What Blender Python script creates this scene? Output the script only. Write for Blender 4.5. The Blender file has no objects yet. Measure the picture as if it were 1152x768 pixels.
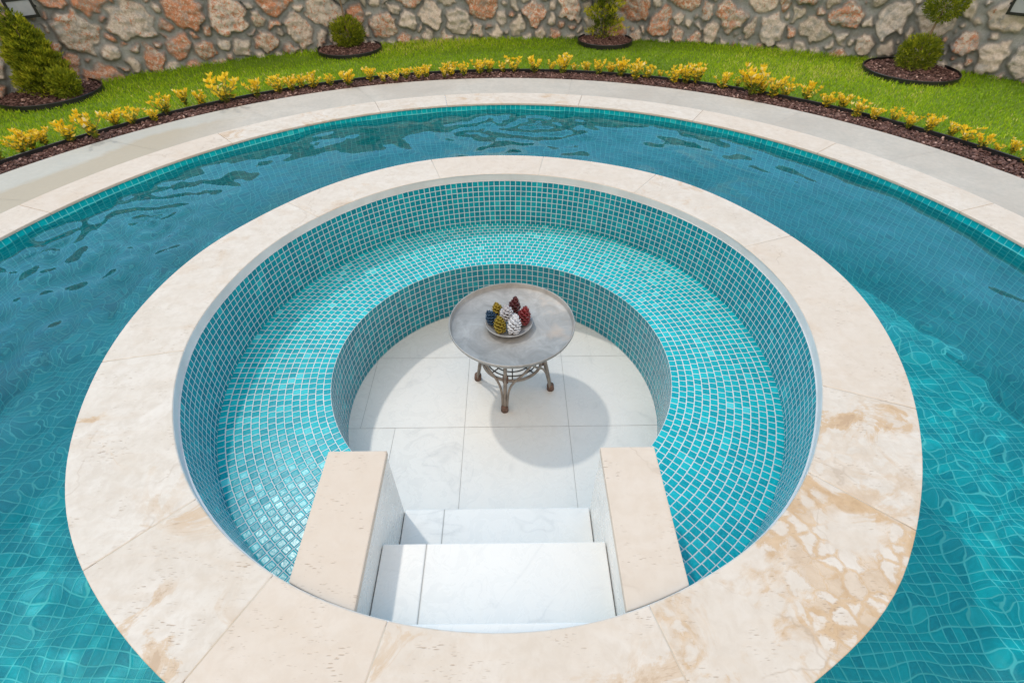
import bpy, math, random
import numpy as np
from mathutils import Vector, Matrix, noise as mnoise
random.seed(7)
RNG = np.random.default_rng(7)
S = bpy.context.scene
COL = S.collection
PI = math.pi
R_ = math.radians

# ------------------------------------------------------------------ render
S.render.engine = 'CYCLES'
S.cycles.use_denoising = True
S.cycles.max_bounces = 12
S.cycles.transmission_bounces = 8
S.cycles.diffuse_bounces = 5
S.cycles.glossy_bounces = 4
S.cycles.caustics_refractive = True
S.cycles.caustics_reflective = False
S.cycles.sample_clamp_indirect = 4.0
S.view_settings.view_transform = 'Standard'
S.view_settings.look = 'None'
S.view_settings.gamma = 1
S.view_settings.use_curve_mapping = False
S.view_settings.exposure = -0.57

# ------------------------------------------------------------------ helpers
class MB:
    """collects faces for ONE mesh"""
    def __init__(s):
        s.v = []; s.f = []; s.uv = []; s.mi = []; s.sm = []
    def add(s, verts, faces, uvs=None, mi=0, smooth=False):
        b = len(s.v)
        s.v += [tuple(p) for p in verts]
        for k, f in enumerate(faces):
            s.f.append(tuple(i + b for i in f)); s.mi.append(mi); s.sm.append(smooth)
            s.uv.append(uvs[k] if uvs else [(0, 0)] * len(f))
    def quad(s, a, b, c, d, uv=None, mi=0, smooth=False):
        s.add([a, b, c, d], [(0, 1, 2, 3)], [uv] if uv else None, mi, smooth)
    def box(s, lo, hi, mi=0):
        x0, y0, z0 = lo; x1, y1, z1 = hi
        v = [(x0,y0,z0),(x1,y0,z0),(x1,y1,z0),(x0,y1,z0),(x0,y0,z1),(x1,y0,z1),(x1,y1,z1),(x0,y1,z1)]
        f = [(3,2,1,0),(4,5,6,7),(0,1,5,4),(1,2,6,5),(2,3,7,6),(3,0,4,7)]
        s.add(v, f, None, mi)
    def tube(s, pts, rad, n=8, mi=0, caps=True, closed=False):
        pts = [Vector(p) for p in pts]
        m = len(pts)
        rad = rad if hasattr(rad, '__len__') else [rad] * m
        vs = []; up = Vector((0, 0, 1)); pn = None
        for i, p in enumerate(pts):
            if closed: t = pts[(i+1) % m] - pts[i-1]
            else: t = pts[min(i+1, m-1)] - pts[max(i-1, 0)]
            t.normalize()
            if pn is None:
                a = up if abs(t.z) < .9 else Vector((1, 0, 0))
                nrm = (a - t * a.dot(t)).normalized()
            else:
                nrm = (pn - t * pn.dot(t)).normalized()
            pn = nrm; bn = t.cross(nrm)
            for k in range(n):
                a = 2 * PI * k / n
                vs.append(p + (nrm * math.cos(a) + bn * math.sin(a)) * rad[i])
        fs = []
        for i in range(m if closed else m - 1):
            j = (i + 1) % m
            for k in range(n):
                l = (k + 1) % n
                fs.append((i*n+k, i*n+l, j*n+l, j*n+k))
        if caps and not closed:
            fs.append(tuple(range(n - 1, -1, -1))); fs.append(tuple((m-1)*n + k for k in range(n)))
        s.add(vs, fs, None, mi, True)
    def lathe(s, prof, n=48, c=(0, 0, 0), mi=0, smooth=True):
        vs = []
        for r, z in prof:
            for k in range(n):
                a = 2 * PI * k / n
                vs.append((c[0] + r * math.cos(a), c[1] + r * math.sin(a), c[2] + z))
        fs = []
        for i in range(len(prof) - 1):
            for k in range(n):
                l = (k + 1) % n
                fs.append((i*n+k, i*n+l, (i+1)*n+l, (i+1)*n+k))
        s.add(vs, fs, None, mi, smooth)
    def build(s, name, mats, parent=None, bevel=0, kind=None):
        me = bpy.data.meshes.new(name)
        off = Vector((0, 0, 0))
        if parent is not None: off = parent.matrix_world_loc if False else wloc(parent)
        me.from_pydata([(p[0]-off.x, p[1]-off.y, p[2]-off.z) for p in s.v], [], s.f)
        uvl = me.uv_layers.new(name='UVMap')
        flat = [c for fu in s.uv for p in fu for c in p]
        uvl.data.foreach_set('uv', flat)
        mats = mats if isinstance(mats, (list, tuple)) else [mats]
        for m in mats: me.materials.append(m)
        me.polygons.foreach_set('material_index', s.mi)
        me.polygons.foreach_set('use_smooth', s.sm)
        me.update()
        o = bpy.data.objects.new(name, me); COL.objects.link(o)
        if parent is not None: o.parent = parent
        if kind: o['kind'] = kind
        if bevel:
            b = o.modifiers.new('bevel', 'BEVEL'); b.width = bevel; b.segments = 2; b.limit_method = 'ANGLE'; b.angle_limit = R_(40)
        return o

def wloc(o):
    v = Vector(o.location)
    if o.parent is not None: v += wloc(o.parent)
    return v
def tag(o, label=None, cat=None, group=None, kind=None):
    if label: o['label'] = label
    if cat: o['category'] = cat
    if group: o['group'] = group
    if kind: o['kind'] = kind
    return o
def empty(name, loc, label, cat, group=None):
    o = bpy.data.objects.new(name, None); COL.objects.link(o)
    o.location = loc; o.empty_display_size = .1
    return tag(o, label, cat, group)
def np_mesh(name, V, F, mats, parent=None, attrs=None, smooth=False, uv=None):
    """V (n,3), F (m,k) arrays -> one object; attrs {name: per-vertex float}"""
    me = bpy.data.meshes.new(name)
    V = np.asarray(V, np.float32)
    if parent is not None: V = V - np.array(wloc(parent), np.float32)
    F = np.asarray(F, np.int32); m, k = F.shape
    me.vertices.add(len(V)); me.vertices.foreach_set('co', V.ravel())
    me.loops.add(m * k); me.loops.foreach_set('vertex_index', F.ravel())
    me.polygons.add(m); me.polygons.foreach_set('loop_start', np.arange(0, m*k, k, dtype=np.int32))
    me.update(calc_edges=True); me.validate()
    if attrs:
        for n, a in attrs.items():
            at = me.attributes.new(n, 'FLOAT', 'POINT'); at.data.foreach_set('value', np.asarray(a, np.float32))
    me.polygons.foreach_set('use_smooth', np.full(len(me.polygons), smooth))
    for mt in (mats if isinstance(mats, (list, tuple)) else [mats]): me.materials.append(mt)
    o = bpy.data.objects.new(name, me); COL.objects.link(o)
    if parent is not None: o.parent = parent
    return o

# ------------------------------------------------------------------ node materials
def mat(name):
    m = bpy.data.materials.new(name); m.use_nodes = True
    nt = m.node_tree; b = nt.nodes['Principled BSDF']
    return m, nt, b
class N:
    def __init__(s, nt): s.nt = nt
    def n(s, typ, **kw):
        o = s.nt.nodes.new(typ)
        for k, v in kw.items():
            if k == 'ins':
                for i, x in v.items():
                    if hasattr(x, 'is_output'): s.nt.links.new(x, o.inputs[i])
                    else: o.inputs[i].default_value = x
            else: setattr(o, k, v)
        return o
    def math(s, op, a, b=None, c=None, clamp=False):
        o = s.n('ShaderNodeMath', operation=op, use_clamp=clamp)
        for i, x in enumerate((a, b, c)):
            if x is None: continue
            if hasattr(x, 'is_output'): s.nt.links.new(x, o.inputs[i])
            else: o.inputs[i].default_value = x
        return o.outputs[0]
    def mix(s, f, a, b, blend='MIX'):
        o = s.n('ShaderNodeMix', data_type='RGBA', blend_type=blend)
        for i, x in ((0, f), (6, a), (7, b)):
            if hasattr(x, 'is_output'): s.nt.links.new(x, o.inputs[i])
            else: o.inputs[i].default_value = x if i == 0 else (x + (1,) if len(x) == 3 else x)
        return o.outputs[2]
    def ramp(s, f, stops, interp='LINEAR'):
        o = s.n('ShaderNodeValToRGB'); cr = o.color_ramp; cr.interpolation = interp
        while len(cr.elements) < len(stops): cr.elements.new(.5)
        for e, (p, c) in zip(cr.elements, stops):
            e.position = p; e.color = (c + (1,)) if hasattr(c, '__len__') else (c, c, c, 1)
        s.nt.links.new(f, o.inputs[0]); return o.outputs[0]
    def noise(s, vec, scale, detail=3, rough=.55, dist=0, out=0):
        o = s.n('ShaderNodeTexNoise', ins={'Scale': scale, 'Detail': detail, 'Roughness': rough, 'Distortion': dist})
        if vec is not None: s.nt.links.new(vec, o.inputs['Vector'])
        return o.outputs[out]
    def mapr(s, v, a, b, c=0., d=1., smooth=False):
        o = s.n('ShaderNodeMapRange', ins={1: a, 2: b, 3: c, 4: d})
        if smooth: o.interpolation_type = 'SMOOTHSTEP'
        s.nt.links.new(v, o.inputs[0]); return o.outputs[0]
    def vmath(s, op, a, b=None):
        o = s.n('ShaderNodeVectorMath', operation=op)
        for i, x in enumerate((a, b)):
            if x is None: continue
            if hasattr(x, 'is_output'): s.nt.links.new(x, o.inputs[i])
            else: o.inputs[i].default_value = x
        return o.outputs[0]
    def bump(s, h, strength=.3, dist=.01, normal=None):
        o = s.n('ShaderNodeBump', ins={'Strength': strength, 'Distance': dist, 'Height': h})
        if normal is not None: s.nt.links.new(normal, o.inputs['Normal'])
        return o.outputs[0]
    def link(s, a, b): s.nt.links.new(a, b)
    def pos(s): return s.n('ShaderNodeNewGeometry').outputs['Position']
    def attr(s, name, typ='GEOMETRY', out='Fac'):
        return s.n('ShaderNodeAttribute', attribute_type=typ, attribute_name=name).outputs[out]

def mosaic(name, stops, grout, gw=.07, rough=.13, tilt=.10, dirt=.35):
    m, nt, b = mat(name); k = N(nt)
    uv = k.n('ShaderNodeUVMap', uv_map='UVMap').outputs[0]
    nz = k.noise(uv, .9, 2, .5, out=1)
    uvw = k.vmath('ADD', uv, k.vmath('MULTIPLY', k.vmath('SUBTRACT', nz, (.5, .5, .5)), (.10, .10, 0)))
    sep = k.n('ShaderNodeSeparateXYZ', ins={0: uvw})
    fx = k.math('FRACT', sep.outputs[0]); fy = k.math('FRACT', sep.outputs[1])
    cell = k.vmath('FLOOR', uvw)
    dx = k.math('MINIMUM', fx, k.math('SUBTRACT', 1., fx))
    dy = k.math('MINIMUM', fy, k.math('SUBTRACT', 1., fy))
    d = k.math('SMOOTH_MIN', dx, dy, .05)
    edge = k.mapr(d, gw - .03, gw + .02, smooth=True)
    wn = k.n('ShaderNodeTexWhiteNoise', noise_dimensions='3D', ins={0: cell})
    tile = k.ramp(wn.outputs[0], stops)
    sh = k.n('ShaderNodeTexWhiteNoise', noise_dimensions='3D', ins={0: k.vmath('FLOOR', k.vmath('MULTIPLY', uv, (.125, .125, .125)))}).outputs[0]
    tile = k.mix(k.mapr(sh, 0, 1, 0, .16), tile, (0., stops[0][1][1]*.9, stops[0][1][2]*.95))
    inner = k.noise(uv, 3.2, 2, .6)
    tile = k.mix(k.mapr(inner, .4, .8, 0, .25), tile, tuple(min(1, c * 1.7 + .02) for c in stops[-2][1]))
    gn = k.noise(uv, .35, 3, .6)
    gcol = k.mix(k.mapr(gn, .45, .7, 0, dirt), grout, (grout[0]*.80, grout[1]*.76, grout[2]*.66))
    k.link(k.mix(edge, gcol, tile), b.inputs['Base Color'])
    k.link(k.mapr(edge, 0, 1, .75, rough), b.inputs['Roughness']); b.inputs['Specular IOR Level'].default_value = .32
    h = k.math('ADD', k.mapr(d, gw - .03, gw + .12, smooth=True), k.math('MULTIPLY', inner, .35))
    geo = k.n('ShaderNodeNewGeometry').outputs['Normal']
    tl = k.vmath('MULTIPLY', k.vmath('SUBTRACT', wn.outputs[1], (.5, .5, .5)), (tilt, tilt, tilt))
    nn = k.vmath('NORMALIZE', k.vmath('ADD', geo, tl))
    k.link(k.bump(h, .35, .004, nn), b.inputs['Normal'])
    return m

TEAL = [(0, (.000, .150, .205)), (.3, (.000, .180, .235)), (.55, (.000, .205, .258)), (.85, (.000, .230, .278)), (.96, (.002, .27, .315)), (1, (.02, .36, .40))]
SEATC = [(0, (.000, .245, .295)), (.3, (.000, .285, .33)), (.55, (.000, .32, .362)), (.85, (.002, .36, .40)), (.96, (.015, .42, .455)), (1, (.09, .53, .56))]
POOLC = [(0, (.000, .31, .385)), (.35, (.000, .365, .43)), (.7, (.000, .41, .47)), (.95, (.000, .455, .51)), (1, (.03, .52, .56))]
M = {}
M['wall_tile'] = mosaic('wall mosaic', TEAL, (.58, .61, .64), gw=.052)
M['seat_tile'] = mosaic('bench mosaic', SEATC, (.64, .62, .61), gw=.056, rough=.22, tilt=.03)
M['seat_tile'].node_tree.nodes['Principled BSDF'].inputs['Specular IOR Level'].default_value = .22
M['pool_tile'] = mosaic('pool mosaic', POOLC, (.16, .66, .68), gw=.055, rough=.3, tilt=.02)

def travertine(name, base=(.562, .508, .450), warm=(.42, .275, .15)):
    m, nt, b = mat(name); k = N(nt)
    p = k.n('ShaderNodeTexCoord').outputs['Object']
    oi = k.n('ShaderNodeObjectInfo').outputs['Random']
    off = k.n('ShaderNodeCombineXYZ', ins={0: k.math('MULTIPLY', oi, 37.), 1: k.math('MULTIPLY', oi, 91.), 2: 0.}).outputs[0]
    q = k.vmath('ADD', p, off)
    vein = k.attr('["vein"]', 'OBJECT'); pink = k.attr('["tone"]', 'OBJECT')
    big = k.noise(q, 2.2, 5, .6, 1.2)
    fine = k.noise(q, 22, 5, .65, .4)
    st = k.n('ShaderNodeMapping', ins={0: q, 2: (0, 0, .5), 3: (3.0, 15., 3.)}).outputs[0]
    band = k.noise(st, 1.3, 4, .6, .8)
    c = k.mix(k.mapr(big, .32, .68), tuple(x * y for x, y in zip(base, (.97, .955, .93))), tuple(x * y for x, y in zip(base, (1.08, 1.10, 1.12))))
    c = k.mix(k.mapr(fine, .40, .66, 0, .6), c, tuple(x * y for x, y in zip(base, (.84, .80, .75))))
    c = k.mix(k.mapr(band, .5, .75, 0, .38), c, (base[0]*.93, base[1]*.84, base[2]*.74))
    c = k.mix(k.math('MULTIPLY', pink, .75), c, (base[0]*.97, base[1]*.875, base[2]*.79))
    # brown vein blotches and their darker edges
    vn = k.noise(q, 4.6, 9, .70, .9)
    zone = k.mapr(k.noise(q, 1.9, 2, .5, .6), .44, .58)
    amt = k.math('MULTIPLY', zone, k.mapr(vein, 0, .8))
    dend = k.mapr(vn, .535, .575)
    c = k.mix(k.math('MULTIPLY', k.math('MULTIPLY', dend, amt), .8), c, (warm[0]*1.12, warm[1]*1.15, warm[2]*1.2))
    c = k.mix(k.math('MULTIPLY', k.math('MULTIPLY', k.mapr(vn, .60, .63), amt), .6), c, (.36, .24, .15))
    # brecciated stone: pale pebbles in a brown matrix
    wq = k.vmath('ADD', q, k.vmath('MULTIPLY', k.noise(q, 7., 5, .65, out=1), (.10, .10, .10)))
    pb = k.n('ShaderNodeTexVoronoi', feature='DISTANCE_TO_EDGE', ins={'Vector': wq, 'Scale': 17.}).outputs[0]
    pb1 = k.n('ShaderNodeTexVoronoi', ins={'Vector': wq, 'Scale': 17.})
    keep = k.mapr(k.n('ShaderNodeSeparateColor', ins={0: pb1.outputs['Color']}).outputs[0], .62, .66)
    matrix = k.math('MAXIMUM', k.mapr(k.math('SUBTRACT', pb, k.math('MULTIPLY', k.math('SUBTRACT', vn, .46), .55)), .02, .15, 1, 0), k.math('MULTIPLY', keep, .65))
    z2 = k.mapr(k.math('ADD', k.noise(q, 1.7, 4, .6, .4), k.math('MULTIPLY', k.math('SUBTRACT', vn, .5), .5)), .385, .47)
    am2 = k.math('MULTIPLY', z2, k.mapr(vein, .72, 1.0))
    mcol = k.mix(k.mapr(fine, .35, .7), (warm[0]*1.22, warm[1]*1.30, warm[2]*1.45), (warm[0]*1.0, warm[1]*.98, warm[2]*.95))
    c = k.mix(k.math('MULTIPLY', k.math('MULTIPLY', matrix, am2), .85), c, mcol)
    c = k.mix(k.math('MULTIPLY', k.math('MULTIPLY', k.mapr(k.math('ABSOLUTE', k.math('SUBTRACT', pb, .10)), 0, .02, 1, 0), am2), .35), c, (.34, .23, .14))
    # thin cracks
    cr = k.n('ShaderNodeTexVoronoi', feature='DISTANCE_TO_EDGE', ins={'Vector': k.vmath('ADD', q, k.vmath('MULTIPLY', k.noise(q, 3., 4, .6, out=1), (.5, .5, .5))), 'Scale': 1.6}).outputs[0]
    crm = k.math('MULTIPLY', k.mapr(cr, .0, .012, 1, 0), k.mapr(k.noise(q, 2.7, 2), .52, .62))
    c = k.mix(k.math('MULTIPLY', crm, .45), c, (.36, .28, .21))
    # pores
    pn_ = k.n('ShaderNodeTexVoronoi', ins={'Vector': k.vmath('ADD', st, k.vmath('MULTIPLY', k.noise(q, 60., 2, .6, out=1), (.05, .05, .05))), 'Scale': 14.})
    pv = k.math('DIVIDE', pn_.outputs[0], k.math('POWER', k.math('ADD', k.n('ShaderNodeSeparateColor', ins={0: pn_.outputs['Color']}).outputs[1], .08), 1.6))
    pore = k.math('MULTIPLY', k.mapr(pv, .22, .42, 1, 0), k.mapr(k.noise(q, 9, 3), .50, .64))
    c = k.mix(k.math('MULTIPLY', pore, .65), c, (.26, .18, .12))
    k.link(c, b.inputs['Base Color'])
    b.inputs['Roughness'].default_value = .62
    b.inputs['Specular IOR Level'].default_value = .3
    h = k.math('SUBTRACT', k.math('MULTIPLY', fine, .5), k.math('MULTIPLY', pore, .8))
    k.link(k.bump(h, .25, .004), b.inputs['Normal'])
    return m
M['trav'] = travertine('travertine')

def simple(name, col, rough=.6, metal=0., var=.15, scale=8., bump=0., bscale=40.):
    m, nt, b = mat(name); k = N(nt)
    p = k.n('ShaderNodeTexCoord').outputs['Object']
    n1 = k.noise(p, scale, 4, .6)
    c = k.mix(k.mapr(n1, .3, .7), tuple(x * (1 - var) for x in col), tuple(min(1, x * (1 + var)) for x in col))
    k.link(c, b.inputs['Base Color']); b.inputs['Roughness'].default_value = rough; b.inputs['Metallic'].default_value = metal
    if bump: k.link(k.bump(k.noise(p, bscale, 4, .6), bump, .004), b.inputs['Normal'])
    return m
M['grout'] = simple('white grout trim', (.55, .565, .575), .8, var=.10, scale=5, bump=.3, bscale=50)
M['black'] = simple('black plastic edging', (.012, .013, .014), .35, var=.3)
M['lampblack'] = simple('black lamp housing', (.016, .017, .019), .35, var=.2)
M['bark'] = simple('stem bark', (.20, .14, .09), .8, var=.3, scale=30)
M['green_stem'] = simple('green stem', (.16, .16, .04), .7, var=.3, scale=30)

def porcelain(name, lines=True):
    m, nt, b = mat(name); k = N(nt)
    p = k.pos(); sep = k.n('ShaderNodeSeparateXYZ', ins={0: p}); x, y = sep.outputs[0], sep.outputs[1]
    n1 = k.noise(p, 3.5, 5, .6, .8); n2 = k.noise(p, 1.6, 3, .5, 2.)
    c = k.mix(k.mapr(n1, .35, .7, 0, .6), (.70, .675, .635), (.65, .63, .60))
    vl = k.math('MULTIPLY', k.mapr(k.math('ABSOLUTE', k.math('SUBTRACT', n2, .5)), 0, .02, 1, 0), k.mapr(n1, .45, .6))
    c = k.mix(k.math('MULTIPLY', vl, .42), c, (.5, .49, .47))
    sc_ = k.noise(p, 11, 6, .72, 1.2); sp_ = k.noise(p, 70, 3, .6)
    c = k.mix(k.mapr(sc_, .54, .74, 0, .14), c, (.47, .455, .425))
    c = k.mix(k.mapr(sp_, .72, .78, 0, .3), c, (.33, .31, .28))
    k.link(c, b.inputs['Base Color'])
    k.link(k.mapr(sc_, .4, .7, .22, .45), b.inputs['Roughness'])
    return m
M['white_tile'] = porcelain('white porcelain')
M['joint'] = simple('grey joint filler', (.37, .355, .33), .8)
M['bjoint'] = simple('beige joint filler', (.46, .41, .34), .8)

# ------------------------------------------------------------------ plan geometry (metres, coping top z = 0)
LX, LY = -.0573, 1.9056                     # sunken lounge centre
PX, PY, PR = -.0903, 1.7823, 3.024          # pool arc
YB = -3.0                                   # rear edge of the pool, behind the camera
WATER = -.06; PFLOOR = -1.47; FLOOR = -.754; SEAT = -.368
R_OUT, R_IN, R_BACK, R_SF, R_FL = 1.780, 1.443, 1.416, .892, .880
CX0, CX1 = -.12, 0

def arc(cx, cy, r, a0, a1, n):
    return [(cx + r * math.cos(R_(a0 + (a1 - a0) * i / n)), cy + r * math.sin(R_(a0 + (a1 - a0) * i / n))) for i in range(n + 1)]
def u_outline(cx, cy, r, yb, n=160, ns=24):
    """U shaped outline from rear right, up, over the far arc, down to rear left"""
    pts = [(cx + r, yb + (cy - yb) * i / ns) for i in range(ns)]
    pts += arc(cx, cy, r, 0, 180, n)
    pts += [(cx - r, cy + (yb - cy) * (i + 1) / ns) for i in range(ns)]
    return pts
def strip(mb, A, B, za, zb, uvlen=None, mi=0, closed=True, smooth=False):
    n = len(A); d = 0
    for i in range(n if closed else n - 1):
        j = (i + 1) % n
        l = math.dist(A[i], A[j])
        uv = None
        if uvlen:
            w = math.dist(A[i] + (za,), B[i] + (zb,))
            uv = [(d / uvlen, 0), ((d + l) / uvlen, 0), ((d + l) / uvlen, w / uvlen), (d / uvlen, w / uvlen)]
        d += l
        mb.quad(A[i] + (za,), A[j] + (za,), B[j] + (zb,), B[i] + (zb,), uv, mi, smooth)

# ---- swimming pool: wall, floor, coping
pool = empty('swimming_pool', (PX, PY, PFLOOR), 'turquoise mosaic swimming pool curving round the sunken seating ring', 'swimming pool')
po = u_outline(PX, PY, PR + .012, YB)
mb = MB(); PT = .045
strip(mb, po, po, -.016, PFLOOR, PT)           # faces inwards
for f in range(len(mb.f)): mb.f[f] = mb.f[f][::-1]; mb.uv[f] = mb.uv[f][::-1]
pw = mb.build('pool_wall', M['pool_tile'], pool)
mb = MB()
x0, x1, y1 = PX - PR - .05, PX + PR + .05, PY + PR + .05
mb.quad((x0, YB - .02, PFLOOR), (x1, YB - .02, PFLOOR), (x1, y1, PFLOOR), (x0, y1, PFLOOR),
        [(x0/PT, YB/PT), (x1/PT, YB/PT), (x1/PT, y1/PT), (x0/PT, y1/PT)])
pf = mb.build('pool_floor', M['pool_tile'], pool)

def ring_slab(name, parent, inner, outer, z0, z1, vein, tone, material=None):
    """one curved coping stone between two polylines of equal length"""
    n = len(inner)
    vs = [p + (z1,) for p in inner] + [p + (z1,) for p in outer] + [p + (z0,) for p in inner] + [p + (z0,) for p in outer]
    fs = []
    for i in range(n - 1):
        fs += [(i, n+i, n+i+1, i+1), (2*n+i, 2*n+i+1, 3*n+i+1, 3*n+i), (i, i+1, 2*n+i+1, 2*n+i), (n+i+1, n+i, 3*n+i, 3*n+i+1)]
    fs += [(0, 2*n, 3*n, n), (n-1, 2*n-1, 4*n-1, 3*n-1)]
    b_ = MB(); b_.add(vs, fs)
    o = b_.build(name, material or M['trav'], parent, bevel=.004)
    o['vein'] = float(vein); o['tone'] = float(tone)
    return o
inn = u_outline(PX, PY, PR, YB + 0.0); out = u_outline(PX, PY, 3.3126, YB)
cuts = [0, 12, 24, 41, 58, 75, 92, 112, 122, 143, 165, 184, 196, len(inn) - 1]
for a, b in zip(cuts, cuts[1:]):
    A = inn[a:b+1]; B = out[a:b+1]
    # open a 2 mm joint at each end
    t = .0008 / max(.05, math.dist(A[0], A[1]))
    lerp = lambda p, q, u: (p[0] + (q[0]-p[0])*u, p[1] + (q[1]-p[1])*u)
    A = [lerp(A[0], A[1], t)] + A[1:-1] + [lerp(A[-1], A[-2], t)]
    B = [lerp(B[0], B[1], t)] + B[1:-1] + [lerp(B[-1], B[-2], t)]
    ring_slab('coping_slab', pool, A, B, -.018, 0, random.choice([.1, .2, .3, .5]), random.random() * .5)
for i in range(6):
    xa = PX - 3.3126 + i * (6.625 / 6)
    ring_slab('coping_slab', pool, [(xa + .002, YB - .001), (xa + 6.625/6 - .002, YB - .001)][::-1], [(xa + .002, YB - .29), (xa + 6.625/6 - .002, YB - .29)][::-1], -.03, 0, .1, .3)

# ---- sunken lounge
lg = empty('sunken_seating_pit', (LX, LY, FLOOR), 'round sunken seating pit with travertine rim and turquoise mosaic bench', 'seating pit')
lgi = MB()
circ = lambda r, n=240: [(LX + r * math.cos(2*PI*i/n), LY + r * math.sin(2*PI*i/n)) for i in range(n)]
# outer wall standing in the pool
mb = MB(); P = circ(R_OUT - .045); strip(mb, P, P, -.03, PFLOOR - .01, 2*PI*(R_OUT-.025)/216, smooth=True)
ow = mb.build('outer_wall', M['pool_tile'], lg)
PROF_O = [(-169, 1.777), (-162, 1.780), (-154, 1.789), (-147, 1.797), (-140, 1.793), (-134, 1.786), (-126, 1.776), (-119, 1.780), (-90, 1.78), (-62, 1.777), (-56, 1.782), (-51, 1.794), (-47, 1.792), (-40, 1.777), (-32, 1.773), (-25, 1.771), (-18, 1.776), (-10, 1.782), (2, 1.798), (11, 1.793), (26, 1.778), (47, 1.789), (71, 1.762), (89, 1.768), (109, 1.790), (129, 1.768), (147, 1.745), (163, 1.770), (180, 1.772)]
PROF_I = [(-175, 1.440), (-150, 1.442), (-140, 1.447), (-119, 1.443), (-99, 1.438), (-79, 1.444), (-63, 1.441), (-52, 1.449), (-41, 1.446), (-31, 1.436), (-23, 1.436), (-14, 1.442), (-3, 1.453), (9, 1.459), (23, 1.460), (36, 1.447), (52, 1.440), (70, 1.451), (87, 1.457), (108, 1.464), (125, 1.452), (142, 1.437), (158, 1.437), (171, 1.428)]
def profile(P, a):
    xs_ = [p[0] for p in P]; ys_ = [p[1] for p in P]
    xs_ = [x - 360 for x in xs_] + xs_ + [x + 360 for x in xs_]
    return float(np.mean([np.interp((a + d + 180) % 360 - 180, xs_, ys_ * 3) for d in (-5, -2.5, 0, 2.5, 5)]))
# backrest wall (tile rows counted from the photograph: 9 rows)
UB = .0373
def wall_band(r, z0, z1, rows, a0, a1, ntile, mat_, name, smooth=True, rt=None):
    n = max(8, ntile * 2); b_ = MB()
    for i in range(n):
        p, pt_ = [], []
        for t in (i / n, (i + 1) / n):
            a = R_(a0 + (a1 - a0) * t); ro = rt(a) if rt else r
            p.append((LX + r * math.cos(a), LY + r * math.sin(a))); pt_.append((LX + ro * math.cos(a), LY + ro * math.sin(a)))
        u0, u1 = i / n * ntile, (i + 1) / n * ntile
        b_.quad(pt_[0] + (z1,), pt_[1] + (z1,), p[1] + (z0,), p[0] + (z0,), [(u0, 0), (u1, 0), (u1, rows), (u0, rows)], 0, smooth)
    for f in range(len(b_.f)): b_.f[f] = b_.f[f][::-1]; b_.uv[f] = b_.uv[f][::-1]
    return b_.build(name, mat_, lg)
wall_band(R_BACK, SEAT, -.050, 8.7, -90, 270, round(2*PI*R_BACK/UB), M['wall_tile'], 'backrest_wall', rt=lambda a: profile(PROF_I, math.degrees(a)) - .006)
mb = MB()
A0 = [(LX + (profile(PROF_I, 2*q) - .0008)*math.cos(R_(2*q)), LY + (profile(PROF_I, 2*q) - .0008)*math.sin(R_(2*q))) for q in range(180)]
B0 = [(LX + (R_IN + .03)*math.cos(R_(2*q)), LY + (R_IN + .03)*math.sin(R_(2*q))) for q in range(180)]
A1 = [(LX + (profile(PROF_I, 2*q) - .0068)*math.cos(R_(2*q)), LY + (profile(PROF_I, 2*q) - .0068)*math.sin(R_(2*q))) for q in range(180)]
strip(mb, A1, A0, -.0495, -.0495); strip(mb, A0, A0, -.0505, -.004, smooth=True); strip(mb, B0, A0, -.0505, -.0505); strip(mb, A0, B0, -.004, -.004)
mb.build('grout_trim', M['grout'], lg)
# bench seat: rows of tiles, each row with its own count and start
rows = 14; b_ = MB(); rs = np.linspace(R_BACK + .002, R_SF, rows + 1)
XC = (-.60, .43)
def bench_span(r):
    aL = 360 - math.degrees(math.acos(max(-1, min(1, (XC[0] - LX) / r))))   # left end, angle measured past 180
    aR = -math.degrees(math.acos(max(-1, min(1, (XC[1] - LX) / r))))
    return aR, aL
for i in range(rows):
    ra, rb = rs[i], rs[i+1]; rm = (ra + rb) / 2
    nt_ = 2 * PI * rm / UB; ph = (0, .12, .31, .36, .55, .7, .72, .9, .15, .2, .4, .62, .66, .8)[i] + 40 * i
    a0, a1 = bench_span(rm); n = 150
    for j in range(n):
        q = []; uu = []
        for t in (j / n, (j + 1) / n):
            a = a0 + (a1 - a0) * t; q.append((math.cos(R_(a)), math.sin(R_(a)))); uu.append(a / 360 * nt_ + ph)
        b_.add([(LX+rb*q[0][0], LY+rb*q[0][1], SEAT), (LX+ra*q[0][0], LY+ra*q[0][1], SEAT), (LX+ra*q[1][0], LY+ra*q[1][1], SEAT), (LX+rb*q[1][0], LY+rb*q[1][1], SEAT)],
               [(0, 1, 2, 3)], [[(uu[0], i + 1), (uu[0], i), (uu[1], i), (uu[1], i + 1)]])
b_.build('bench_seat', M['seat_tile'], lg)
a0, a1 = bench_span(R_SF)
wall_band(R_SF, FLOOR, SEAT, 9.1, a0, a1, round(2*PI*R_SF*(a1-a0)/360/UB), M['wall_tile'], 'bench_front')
for xe, xr in ((XC[0], 1), (XC[1], -1)):          # bench ends beside the stair cheeks
    ya = LY - math.sqrt(R_SF**2 - (xe - LX)**2)
    mb = MB(); mb.box((min(xe, xe - xr*.02), 1.05, FLOOR), (max(xe, xe - xr*.02), ya + .002, SEAT - .002))
    mb.build('bench_end', M['grout'], lg)
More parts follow.
